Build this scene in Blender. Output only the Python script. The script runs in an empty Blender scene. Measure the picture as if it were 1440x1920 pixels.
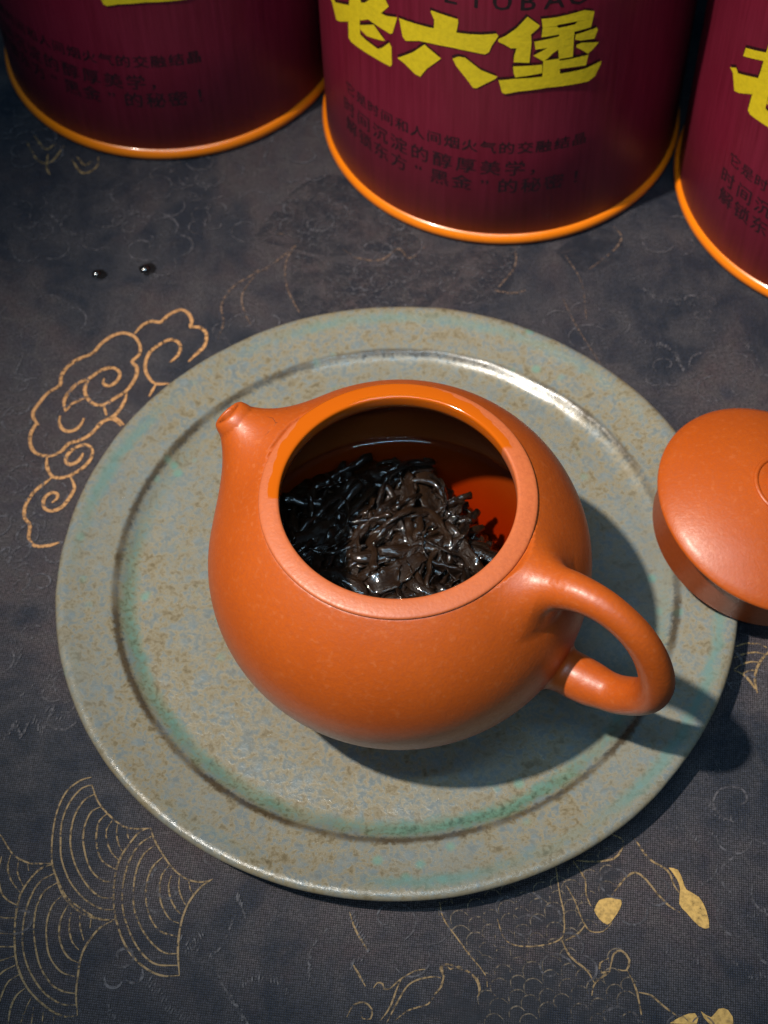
import bpy, bmesh, math, random
import numpy as np
from mathutils import Vector, Matrix, noise

MM = 0.001
sc = bpy.context.scene
COL = sc.collection
R = math.radians

# ------------------------------------------------------------------ camera
cam_d = bpy.data.cameras.new('camera')
cam = bpy.data.objects.new('camera', cam_d); COL.objects.link(cam); sc.camera = cam
pitch, roll = 1.0061, -0.0401
fw = Vector((0, math.cos(pitch), -math.sin(pitch))); r0 = Vector((1, 0, 0)); u0 = r0.cross(fw)
rt = r0*math.cos(roll) + u0*math.sin(roll); up = u0*math.cos(roll) - r0*math.sin(roll)
cpos = Vector((-2.1262, -200.1, 352.1225))*MM
M = Matrix((rt, up, -fw)).transposed().to_4x4(); M.translation = cpos
cam.matrix_world = M
cam_d.sensor_fit = 'VERTICAL'; cam_d.sensor_height = 24.0
cam_d.lens = 24.0*3062.05/1920.0
cam_d.clip_start = 0.01; cam_d.clip_end = 20
cam_d.dof.use_dof = True
cam_d.dof.focus_distance = (Vector((2, -35, 55))*MM - cpos).dot(fw)
cam_d.dof.aperture_fstop = 17

# ------------------------------------------------------------------ world, lamps, exposure
w = bpy.data.worlds.new('World'); sc.world = w; w.use_nodes = True
bg = w.node_tree.nodes['Background']
bg.inputs[0].default_value = (0.08, 0.31, 0.55, 1); bg.inputs[1].default_value = 0.075

def aim(o, pos, target):
    o.location = pos
    o.rotation_euler = (Vector(target) - Vector(pos)).to_track_quat('-Z', 'Y').to_euler()

def spot(name, pos, target, power, size, blend, rad, col):
    l = bpy.data.lights.new(name, 'SPOT'); l.energy = power; l.spot_size = R(size); l.spot_blend = blend
    l.shadow_soft_size = rad; l.color = col
    o = bpy.data.objects.new(name, l); COL.objects.link(o); aim(o, pos, target); return o

def area(name, pos, target, power, sx, sy, col):
    l = bpy.data.lights.new(name, 'AREA'); l.shape = 'RECTANGLE'; l.size = sx; l.size_y = sy
    l.energy = power; l.color = col
    o = bpy.data.objects.new(name, l); COL.objects.link(o); aim(o, pos, target); return o

KAZ, KEL, KD = R(200), R(65), 1.25
kt = Vector((28, 34, 20))*MM
kp = kt + Vector((math.cos(KAZ)*math.cos(KEL), math.sin(KAZ)*math.cos(KEL), math.sin(KEL)))*KD
spot('key_spot', kp, kt, 104, 17.5, 1.0, 0.020, (1.0, 0.93, 0.83))

def strip(name, a, b, width, power, col):
    a, b = Vector(a), Vector(b); c = (a+b)/2; z = (c - Vector((0.005, 0, 0.058))).normalized()
    x = (b-a).normalized(); y = z.cross(x).normalized(); x = y.cross(z)
    l = bpy.data.lights.new(name, 'AREA'); l.shape = 'RECTANGLE'; l.size = (b-a).length; l.size_y = width
    l.energy = power; l.color = col
    o = bpy.data.objects.new(name, l); COL.objects.link(o)
    m = Matrix((x, y, z)).transposed().to_4x4(); m.translation = c; o.matrix_world = m
    return o
strip('led_tube', (-0.22, -0.52, 0.80), (0.26, -0.46, 0.82), 0.03, 1.7, (0.50, 0.78, 1.0))
strip('led_tube', (-0.30, -0.22, 0.88), (0.24, -0.17, 0.90), 0.03, 1.8, (0.50, 0.78, 1.0))

sc.view_settings.view_transform = 'Standard'; sc.view_settings.look = 'None'
sc.view_settings.exposure = 0.0; sc.view_settings.gamma = 1.0
sc.render.engine = 'CYCLES'
sc.cycles.max_bounces = 10; sc.cycles.diffuse_bounces = 2; sc.cycles.transparent_max_bounces = 24
sc.cycles.sample_clamp_indirect = 4.0
sc.cycles.use_denoising = True

# ------------------------------------------------------------------ helpers
def obj(name, verts, faces, mat, parent=None, smooth=True):
    me = bpy.data.meshes.new(name)
    me.from_pydata([(x*MM, y*MM, z*MM) for x, y, z in verts], [], faces)
    if mat is not None: me.materials.append(mat)
    if smooth: me.polygons.foreach_set('use_smooth', [True]*len(me.polygons))
    me.update()
    o = bpy.data.objects.new(name, me); COL.objects.link(o)
    if parent: o.parent = parent
    return o

def thing(name, label, cat, loc=(0, 0, 0), rot=(0, 0, 0), group=None):
    o = bpy.data.objects.new(name, None); COL.objects.link(o); o.empty_display_size = 0.01
    o.location = Vector(loc)*MM; o.rotation_euler = rot
    tag(o, label, cat, group); return o

def tag(o, label=None, cat=None, group=None, kind=None):
    for k, v in (('label', label), ('category', cat), ('group', group), ('kind', kind)):
        if v: o[k] = v
    return o

def lathe(prof, n=160, closed=True, jit=None):
    vs, fs = [], []
    m = len(prof)
    for i in range(n):
        a = 2*math.pi*i/n; c, s = math.cos(a), math.sin(a)
        for j, (r, z) in enumerate(prof):
            if jit: r, z = jit(r, z, a)
            vs.append((r*c, r*s, z))
    for i in range(n):
        k = (i+1) % n
        for j in range(m if closed else m-1):
            l = (j+1) % m
            fs.append((i*m+j, k*m+j, k*m+l, i*m+l))
    return vs, fs

def cap(vs, fs, prof_len, n, j, flip=False):
    f = [i*prof_len+j for i in range(n)]
    fs.append(tuple(reversed(f)) if flip else tuple(f))

def spline(pts, step):
    P = [Vector((p[0], p[1], p[2] if len(p) > 2 else 0)) for p in pts]
    if len(P) < 3: 
        n = max(2, int((P[1]-P[0]).length/step)); return [P[0].lerp(P[1], i/n) for i in range(n+1)]
    E = [P[0]*2-P[1]] + P + [P[-1]*2-P[-2]]
    out = []
    for i in range(1, len(E)-2):
        a, b, c, d = E[i-1:i+3]
        n = max(2, int((c-b).length/step))
        for k in range(n):
            t = k/n
            out.append(0.5*((2*b) + (c-a)*t + (2*a-5*b+4*c-d)*t*t + (3*b-a-3*c+d)*t**3))
    out.append(P[-1]); return out

# ------------------------------------------------------------------ material helpers
class NT:
    def __init__(s, name):
        s.m = bpy.data.materials.new(name); s.m.use_nodes = True
        s.t = s.m.node_tree; s.n = s.t.nodes; s.n.clear()
        s.out = s.n.new('ShaderNodeOutputMaterial')
    def add(s, typ, ins=None, **props):
        n = s.n.new(typ)
        for k, v in props.items(): setattr(n, k, v)
        for k, v in (ins or {}).items(): s.set(n.inputs[k], v)
        return n
    def set(s, inp, v):
        if isinstance(v, bpy.types.NodeSocket): s.t.links.new(v, inp)
        elif isinstance(v, bpy.types.Node): s.t.links.new(v.outputs[0], inp)
        else:
            if isinstance(v, tuple) and len(v) == 3 and len(getattr(inp, 'default_value', (0,))) == 4: v = (*v, 1)
            inp.default_value = v
    def co(s): return s.add('ShaderNodeTexCoord').outputs['Object']
    def noise(s, co, scale, detail=4, rough=.55, dist=0.0):
        return s.add('ShaderNodeTexNoise', {'Vector': co, 'Scale': scale, 'Detail': detail, 'Roughness': rough, 'Distortion': dist}).outputs['Fac']
    def vor(s, co, scale, feature='F1', **k):
        return s.add('ShaderNodeTexVoronoi', {'Vector': co, 'Scale': scale, **k}, feature=feature).outputs['Distance']
    def ramp(s, fac, stops, interp='LINEAR'):
        n = s.add('ShaderNodeValToRGB', {'Fac': fac}); e = n.color_ramp.elements; n.color_ramp.interpolation = interp
        while len(e) < len(stops): e.new(0.5)
        for el, (p, c) in zip(e, stops):
            el.position = p; el.color = (*c, 1) if isinstance(c, tuple) else (c, c, c, 1)
        return n.outputs[0]
    def math(s, op, a, b=0.0, c=0.0, clamp=False):
        n = s.add('ShaderNodeMath', operation=op, use_clamp=clamp)
        for i, v in enumerate((a, b, c)): s.set(n.inputs[i], v)
        return n.outputs[0]
    def mix(s, fac, a, b, blend='MIX'):
        n = s.add('ShaderNodeMix', data_type='RGBA', blend_type=blend)
        s.set(n.inputs[0], fac); s.set(n.inputs[6], a); s.set(n.inputs[7], b)
        return n.outputs[2]
    def map(s, v, a, b, c, d):
        return s.add('ShaderNodeMapRange', {0: v, 1: a, 2: b, 3: c, 4: d}).outputs[0]
    def bump(s, h, strength, dist, normal=None):
        i = {'Height': h, 'Strength': strength, 'Distance': dist}
        if normal is not None: i['Normal'] = normal
        return s.add('ShaderNodeBump', i).outputs[0]
    def pbr(s, **k):
        names = {'col': 'Base Color', 'rough': 'Roughness', 'nrm': 'Normal', 'spec': 'Specular IOR Level', 'coat': 'Coat Weight', 'coatr': 'Coat Roughness',
                 'alpha': 'Alpha', 'metal': 'Metallic', 'sheen': 'Sheen Weight', 'ior': 'IOR', 'coatn': 'Coat Normal', 'trans': 'Transmission Weight', 'sss': 'Subsurface Weight'}
        return s.add('ShaderNodeBsdfPrincipled', {names[a]: b for a, b in k.items()})
    def done(s, surf): s.set(s.out.inputs['Surface'], surf); return s.m

def clay_mat(name, rim=False):
    t = NT(name); co = t.co()
    big = t.noise(co, 40, 3); fine = t.noise(co, 1400, 3, .6); sp = t.vor(co, 900)
    col = t.ramp(big, [(.3, (.41, .069, .005)), (.7, (.46, .083, .007))])
    if rim: col = t.ramp(big, [(.3, (.47, .112, .036)), (.7, (.51, .124, .040))])
    col = t.mix(t.map(fine, .35, .7, 0, .34), col, (.26, .045, .008))
    col = t.mix(t.map(t.noise(co, 700, 2, .7), .56, .74, 0, .25), col, (.62, .17, .045))
    spk = t.map(t.math('MULTIPLY', t.map(sp, 0.0, 0.16, 1, 0), t.map(t.noise(co, 260, 1), .56, .66, 0, 1)), 0, 1, 0, .15)
    col = t.mix(spk, col, (.80, .36, .16))
    rough = t.map(fine, .3, .7, .38, .50)
    h = t.math('ADD', t.math('MULTIPLY', fine, .6), t.math('MULTIPLY', t.noise(co, 420, 2), .6))
    nb = t.bump(h, .6, .00014)
    if rim:   # thin film of water left on the back of the rim
        sep = t.add('ShaderNodeSeparateXYZ', {0: co})
        x, y = sep.outputs[0], sep.outputs[1]
        ang = t.math('ARCTAN2', y, x)
        wob = t.math('MULTIPLY', t.math('SUBTRACT', t.noise(co, 130, 2), .5), .5)
        d = t.math('ABSOLUTE', t.math('SUBTRACT', t.math('ADD', ang, wob), WET_C))
        rad = t.math('SQRT', t.math('ADD', t.math('MULTIPLY', x, x), t.math('MULTIPLY', y, y)))
        rr = t.math('ADD', rad, t.math('MULTIPLY', t.math('SUBTRACT', t.noise(co, 220, 3), .5), .0022))
        inner = t.map(t.math('SUBTRACT', rr, t.map(d, .35, 1.15, .0292, .0268)), -.0001, .0001, 1, 0)
        m = t.math('MULTIPLY', t.map(d, 1.34, 1.38, 1, 0), inner)
        col = t.mix(m, col, (.46, .088, .003)); rough = t.math('MULTIPLY', rough, t.map(m, 0, 1, 1, .22))
        nb = t.bump(h, t.map(m, 0, 1, .6, .05), .00014)
    b = t.pbr(col=col, rough=rough, nrm=nb, spec=.5) if rim else t.pbr(col=col, rough=rough, nrm=nb, spec=.5, coat=.15, coatr=.28)
    return t.done(b)
WET_C = R(102)

def glaze_mat():
    t = NT('mottled_ash_glaze'); co = t.co()
    sep = t.add('ShaderNodeSeparateXYZ', {0: co}); x, y = sep.outputs[0], sep.outputs[1]
    rad = t.math('SQRT', t.math('ADD', t.math('MULTIPLY', x, x), t.math('MULTIPLY', y, y)))
    n1 = t.noise(co, 760, 7, .66, .35); n2 = t.noise(co, 230, 5, .6, .5); n3 = t.noise(co, 26, 3, .5); n4 = t.noise(co, 900, 3, .6)
    v = t.vor(co, 300); v2 = t.vor(t.add('ShaderNodeVectorMath', {0: co, 1: (3.1, 1.7, .3)}, operation='ADD').outputs[0], 150)
    wr = t.math('ADD', rad, t.math('MULTIPLY', t.math('SUBTRACT', n2, .5), .0042))
    mott = t.math('ADD', t.math('MULTIPLY', n1, .62), t.math('MULTIPLY', n2, .38))
    col = t.ramp(mott, [(.33, (.100, .076, .040)), (.42, (.158, .126, .074)), (.485, (.225, .192, .130)), (.53, (.182, .180, .152)), (.58, (.145, .162, .158)), (.68, (.122, .146, .152))])
    # grey-blue rings where the glaze crystallised
    ringm = t.math('MULTIPLY', t.map(v, .25, .5, 1, 0), t.map(n2, .42, .6, 0, 1))
    col = t.mix(t.math('MULTIPLY', ringm, .6), col, (.150, .180, .188))
    edge = t.math('MULTIPLY', t.map(t.math('ABSOLUTE', t.math('SUBTRACT', v, .42)), 0, .16, 1, 0), .28)
    col = t.mix(t.math('MULTIPLY', edge, t.map(n1, .4, .6, 0, 1)), col, (.19, .135, .062))
    # blue-grey haze of glaze in broad drifts
    col = t.mix(t.math('MULTIPLY', t.map(n3, .45, .68, 0, 1), .35), col, (.155, .185, .19))
    # green flecks
    fl = t.math('MULTIPLY', t.map(v2, .10, .24, 1, 0), t.map(t.noise(co, 48, 3), .52, .62, 0, 1))
    col = t.mix(t.math('MULTIPLY', fl, .6), col, (.11, .25, .20))
    # glaze pooled at the foot of the step and along the rim
    gp = t.math('MULTIPLY', t.map(t.math('ABSOLUTE', t.math('SUBTRACT', wr, .0650)), .0006, .0028, 1, 0), t.math('MULTIPLY', t.map(t.math('ADD', y, t.math('MULTIPLY', x, .35)), -.055, .03, 1, .0), t.map(t.noise(co, 40, 2), .3, .55, .35, 1)))
    col = t.mix(t.math('MULTIPLY', gp, .82), col, t.mix(t.map(n1, .35, .65, 0, 1), (.020, .065, .045), (.085, .20, .14)))
    go = t.math('MULTIPLY', t.map(t.math('ABSOLUTE', t.math('SUBTRACT', wr, .0784)), .0004, .0022, 1, 0), t.map(t.noise(co, 21, 2), .40, .60, 0, 1))
    col = t.mix(t.math('MULTIPLY', go, .7), col, t.mix(n1, (.05, .12, .10), (.16, .27, .25)))
    # brown body breaking through on the arris of the step, on the outer edge too
    wr2 = t.math('ADD', rad, t.math('MULTIPLY', t.math('SUBTRACT', n1, .5), .0022))
    br = t.math('MULTIPLY', t.map(t.math('ABSOLUTE', t.math('SUBTRACT', wr2, .0682)), .0004, .0013, 1, 0), t.map(t.noise(co, 70, 3), .36, .56, .5, 1))
    col = t.mix(t.math('MULTIPLY', br, .8), col, t.mix(n4, (.012, .007, .003), (.050, .028, .010)))
    eb = t.map(wr2, .0815, .0826, 0, .55)
    col = t.mix(eb, col, (.19, .14, .075))
    pit = t.map(t.vor(co, 430), .0, .17, 1, 0)
    pit = t.math('MULTIPLY', pit, t.map(n1, .54, .6, 0, 1))
    col = t.mix(t.math('MULTIPLY', pit, .6), col, (.10, .065, .03))
    h = t.math('ADD', t.math('MULTIPLY', n1, .9), t.math('ADD', t.math('MULTIPLY', n2, .9), t.math('MULTIPLY', t.map(v, 0, .6, 1, 0), .35)))
    h = t.math('SUBTRACT', h, t.math('MULTIPLY', pit, .4))
    nb = t.bump(h, t.map(t.math('ABSOLUTE', t.math('SUBTRACT', rad, .0668)), .002, .0045, .12, .38), .0004)
    rough = t.map(t.math('ADD', n1, t.math('MULTIPLY', gp, -.3)), .35, .62, .40, .16)
    b = t.pbr(col=col, rough=rough, nrm=nb, spec=.5)
    return t.done(b)

def cloth_mat():
    t = NT('printed_satin_cloth'); co = t.co()
    n1 = t.noise(co, 13, 6, .62, .8); n2 = t.noise(co, 85, 6, .68, .4); n3 = t.noise(co, 1500, 2, .7)
    str_ = t.add('ShaderNodeMapping', {'Vector': co, 'Rotation': (0, 0, R(38)), 'Scale': (1, .12, 1)}).outputs[0]
    n4 = t.noise(str_, 420, 3, .65)
    col = t.ramp(n1, [(.32, (.003, .007, .015)), (.45, (.009, .011, .020)), (.56, (.042, .029, .032)), (.68, (.011, .015, .028))])
    col = t.mix(t.map(n2, .4, .72, 0, .8), col, (.046, .040, .044))
    col = t.mix(t.map(n4, .52, .75, 0, .22), col, (.050, .046, .052))
    wc = t.add('ShaderNodeVectorMath', {0: co, 1: t.add('ShaderNodeVectorMath', {0: t.add('ShaderNodeTexNoise', {'Vector': co, 'Scale': 45.0, 'Detail': 3.0}).outputs['Color'], 3: .022}, operation='SCALE').outputs[0]}, operation='ADD').outputs[0]
    ve = t.vor(wc, 62, 'DISTANCE_TO_EDGE'); ve2 = t.vor(wc, 150, 'DISTANCE_TO_EDGE')
    vein = t.math('MULTIPLY', t.math('MAXIMUM', t.map(ve, .01, .07, 1, 0), t.math('MULTIPLY', t.map(ve2, .01, .1, 1, 0), .5)), t.map(n1, .42, .58, 0, .55))
    col = t.mix(vein, col, (.052, .044, .044))
    # weave
    a = t.add('ShaderNodeMapping', {'Vector': co, 'Rotation': (0, 0, R(8))}).outputs[0]
    w1 = t.add('ShaderNodeTexWave', {'Vector': a, 'Scale': 620, 'Distortion': 1.5, 'Detail': 1, 'Detail Scale': 3}, bands_direction='X').outputs['Fac']
    w2 = t.add('ShaderNodeTexWave', {'Vector': a, 'Scale': 620, 'Distortion': 1.5, 'Detail': 1, 'Detail Scale': 3}, bands_direction='Y').outputs['Fac']
    wv = t.math('MULTIPLY', w1, w2)
    hh = t.math('ADD', t.math('MULTIPLY', wv, .6), n3)
    col = t.mix(1.0, col, t.ramp(hh, [(.3, .10), (.58, .55), (.95, 2.2)]), 'MULTIPLY')
    nb = t.bump(t.math('ADD', hh, t.math('MULTIPLY', n2, 2.0)), .5, .00025)
    return t.done(t.pbr(col=col, rough=.62, nrm=nb, spec=.32, sheen=.05))

def print_mat(name, c1, c2, lo, hi, scale=900, rough=.55, vary=1.0):
    """ink or metallic thread lying on the weave, worn through in places"""
    t = NT(name); co = t.co()
    n = t.noise(co, scale, 2, .7); nn = t.noise(co, 70, 3)
    col = t.mix(nn, c1, c2)
    col = t.mix(1.0, col, t.ramp(n, [(.3, 1-.4*vary), (.6, 1+.15*vary)]), 'MULTIPLY')
    a = t.map(t.math('ADD', n, t.math('MULTIPLY', t.math('SUBTRACT', nn, .5), .6)), lo, hi, 0, 1)
    b = t.pbr(col=col, rough=rough, alpha=a, spec=.4, nrm=t.bump(n, .4, .0002))
    return t.done(b)

def paper_mat():
    t = NT('maroon_paper_wrap'); co = t.co()
    st = t.add('ShaderNodeMapping', {'Vector': co, 'Scale': (1, 1, .04)}).outputs[0]
    n = t.noise(st, 900, 3, .6); b = t.noise(co, 35, 4)
    col = t.ramp(n, [(.3, (.130, .0045, .017)), (.7, (.185, .010, .030))])
    col = t.mix(t.map(b, .4, .7, 0, .25), col, (.20, .016, .036))
    return t.done(t.pbr(col=col, rough=t.map(b, .3, .7, .38, .5), spec=.35, nrm=t.bump(n, .25, .0002)))

def flat_mat(name, col, rough=.5, spec=.5, coat=0.0, nscale=200, amt=.12, bump=.1):
    t = NT(name); co = t.co(); n = t.noise(co, nscale, 4)
    c2 = tuple(min(1, c*(1+amt)) for c in col); c1 = tuple(c*(1-amt) for c in col)
    return t.done(t.pbr(col=t.mix(n, c1, c2), rough=t.map(n, .3, .7, rough*.85, rough*1.15), spec=spec, coat=coat, coatr=.08, nrm=t.bump(n, bump, .0003)))

def leaf_mat():
    t = NT('wet_tea_leaf'); co = t.co()
    info = t.add('ShaderNodeObjectInfo').outputs['Random']
    st = t.add('ShaderNodeMapping', {'Vector': co, 'Scale': (.25, 1, 1)}).outputs[0]
    n = t.noise(st, 1500, 4, .65); m = t.noise(co, 400, 3)
    col = t.mix(info, (.004, .002, .0015), (.017, .008, .004))
    col = t.mix(t.map(n, .45, .7, 0, .6), col, (.028, .013, .006))
    h = t.math('ADD', n, t.math('MULTIPLY', m, .8))
    return t.done(t.pbr(col=col, rough=t.map(m, .3, .7, .25, .5), spec=.15, nrm=t.bump(h, .9, .0005), coat=1.0, coatr=.06, coatn=t.bump(t.math('ADD', m, t.math('MULTIPLY', n, .35)), .4, .0004)))

def tea_mat():
    t = NT('dark_tea')
    co = t.co()
    nb = t.bump(t.noise(co, 90, 2), .05, .0004)
    fr = t.add('ShaderNodeFresnel', {'IOR': 1.34, 'Normal': nb}).outputs[0]
    fr = t.math('MULTIPLY', fr, t.math('SUBTRACT', 1.0, t.add('ShaderNodeNewGeometry').outputs['Backfacing']))
    tr = t.add('ShaderNodeBsdfTransparent', {'Color': (1, .93, .85)})
    gl = t.add('ShaderNodeBsdfGlossy', {'Color': (1, 1, 1), 'Roughness': .02, 'Normal': nb})
    mx = t.add('ShaderNodeMixShader', {0: fr, 1: tr, 2: gl})
    va = t.add('ShaderNodeVolumeAbsorption', {'Color': (.91, .60, .03), 'Density': 150})
    t.set(t.out.inputs['Volume'], va)
    return t.done(mx)

def drop_mat():
    t = NT('water_drop')
    fr = t.add('ShaderNodeFresnel', {'IOR': 1.33}).outputs[0]
    fr = t.math('MAXIMUM', fr, .22)
    return t.done(t.add('ShaderNodeMixShader', {0: fr, 1: t.add('ShaderNodeBsdfTransparent', {'Color': (.55, .55, .55)}), 2: t.add('ShaderNodeBsdfGlossy', {'Roughness': .16})}))

CLAY = clay_mat('orange_zisha_clay'); RIMCLAY = clay_mat('matte_rim_clay', True)
GLAZE = glaze_mat(); CLOTH = cloth_mat(); PAPER = paper_mat(); LEAF = leaf_mat(); TEA = tea_mat(); DROP = drop_mat()
ORANGE = flat_mat('orange_enamel_rim', (.86, .20, .004), .28, .5, .3, 60, .05, .03)
YELLOW = print_mat('yellow_brush_ink', (.80, .58, .010), (.70, .52, .015), .02, .22, 700, .5, .25)
BLACKINK = print_mat('black_ink', (.012, .006, .010), (.016, .007, .010), -.05, .25, 1200, .5)
SHADEINK = print_mat('dark_outline_ink', (.030, .006, .006), (.025, .004, .008), .25, .55, 900, .5)
GOLD = print_mat('gold_cloud_print', (.50, .25, .09), (.38, .18, .075), .24, .46)
GOLD2 = print_mat('gold_thread_print', (.26, .16, .065), (.20, .13, .06), .32, .55)
GOLD3 = print_mat('faded_gold_print', (.15, .105, .065), (.11, .085, .06), .40, .62)
GOLDF = print_mat('gold_foil_print', (.50, .30, .08), (.42, .25, .07), .10, .30)
NAVY = print_mat('navy_dragon_print', (.010, .012, .020), (.014, .017, .026), .35, 1.0, 220)
PINKT = print_mat('faded_copper_print', (.16, .095, .062), (.12, .078, .058), .40, .66)
DIMT = print_mat('tone_on_tone_print', (.085, .074, .078), (.060, .058, .070), .34, .66)
GREYT = print_mat('grey_thread_print', (.085, .078, .085), (.07, .066, .075), .46, .68)
CRACK = flat_mat('hairline_crack', (.10, .025, .008), .8)
SHADEWALL = flat_mat('shade_darkened_clay', (.21, .046, .007), .4, .5, 0, 90, .2)  # pot clay with the interior's shade darkened into its colour
SILVER = flat_mat('dull_tin_plate', (.45, .44, .42), .35)
WETC = print_mat('wet_cloth_ring', (.008, .007, .008), (.006, .006, .007), -.2, .35, 260, .25)

# ------------------------------------------------------------------ tablecloth
CLOUD = [(1.05,[(-92.8,54.5),(-94.3,56.8),(-94.6,59.0),(-93.1,62.0),(-91.2,65.0),(-88.1,67.5),(-88.0,70.2),(-86.7,73.3),(-84.0,75.9),(-79.8,78.0),(-78.1,80.7),(-75.0,83.6),(-71.7,84.6),(-68.7,83.0),(-67.1,80.1),(-67.1,76.9),(-69.0,74.5),(-67.7,72.8),(-67.5,70.1),(-68.6,67.0),(-70.3,64.4),(-73.1,62.3),(-75.8,60.3),(-78.7,60.8),(-80.6,63.2),(-81.3,65.4),(-80.9,67.6),(-80.3,68.9)]),(1.05,[(-86.0,58.6),(-86.6,61.7),(-85.9,64.3),(-83.4,67.8),(-80.3,69.4),(-77.2,72.0),(-74.0,72.7),(-72.1,70.8),(-72.7,68.1),(-74.7,66.6),(-76.4,67.4),(-76.3,69.2)]),(1.05,[(-85.7,59.0),(-84.4,61.1),(-82.0,62.3),(-80.8,62.9)]),(1.05,[(-75.8,60.0),(-74.9,56.7)]),(1.05,[(-69.9,64.2),(-70.2,61.7),(-71.4,58.7),(-73.1,56.4),(-76.2,54.6),(-77.5,53.4)]),(1.05,[(-73.1,56.4),(-71.6,55.2),(-70.1,53.4)]),(1.05,[(-68.7,84.2),(-67.0,86.7),(-64.2,88.4),(-61.9,87.8),(-59.4,90.5),(-56.1,92.0),(-53.9,90.2),(-53.1,87.8),(-53.4,85.7),(-51.2,85.6),(-49.1,83.6),(-49.0,80.6),(-49.7,78.3),(-52.0,75.7),(-53.6,73.7)]),(1.05,[(-58.6,73.7),(-56.7,75.9),(-55.9,78.2),(-56.5,80.5),(-58.7,81.6),(-61.3,80.3),(-64.1,77.7),(-65.2,74.5),(-65.2,71.4),(-64.0,68.6),(-62.2,66.7),(-58.6,66.5)]),(1.05,[(-62.1,66.5),(-63.0,64.5),(-63.8,62.5)]),(1.05,[(-94.2,56.8),(-93.5,55.1),(-94.4,52.9),(-94.8,50.5),(-94.3,47.7),(-92.9,45.5),(-90.8,44.6),(-88.6,44.5),(-86.2,45.7),(-84.4,48.1),(-82.2,48.8),(-79.8,50.0),(-77.9,51.9),(-76.0,54.5),(-74.2,55.6),(-72.6,55.2),(-70.9,53.2)]),(1.05,[(-87.3,57.3),(-87.4,55.1),(-86.5,53.1),(-85.1,52.1),(-83.1,52.4),(-81.6,54.0),(-80.9,56.2)]),(1.05,[(-89.8,44.0),(-89.7,41.5),(-88.9,39.4),(-87.7,37.7),(-85.0,37.4),(-82.4,38.5),(-79.9,40.5),(-78.2,43.1),(-78.0,45.6),(-79.2,47.3),(-81.2,47.4),(-83.3,46.1),(-84.6,44.3),(-84.7,42.4),(-83.5,41.4),(-81.7,42.2),(-80.7,43.8),(-80.4,44.9)]),(1.05,[(-88.1,37.6),(-89.7,35.9),(-92.0,33.7),(-93.5,31.1),(-94.3,28.6),(-94.1,25.4),(-92.7,23.6),(-92.5,21.5),(-92.6,19.5),(-91.5,17.4),(-89.8,16.7),(-87.0,16.9),(-84.4,17.8)]),(1.05,[(-83.2,37.5),(-82.2,35.3),(-82.0,33.5),(-83.2,30.6),(-85.0,28.1),(-87.3,27.2),(-89.1,28.0),(-89.7,30.2),(-89.0,32.0),(-87.5,32.9),(-86.2,32.3),(-86.3,30.8),(-87.5,29.8)])]
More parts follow.
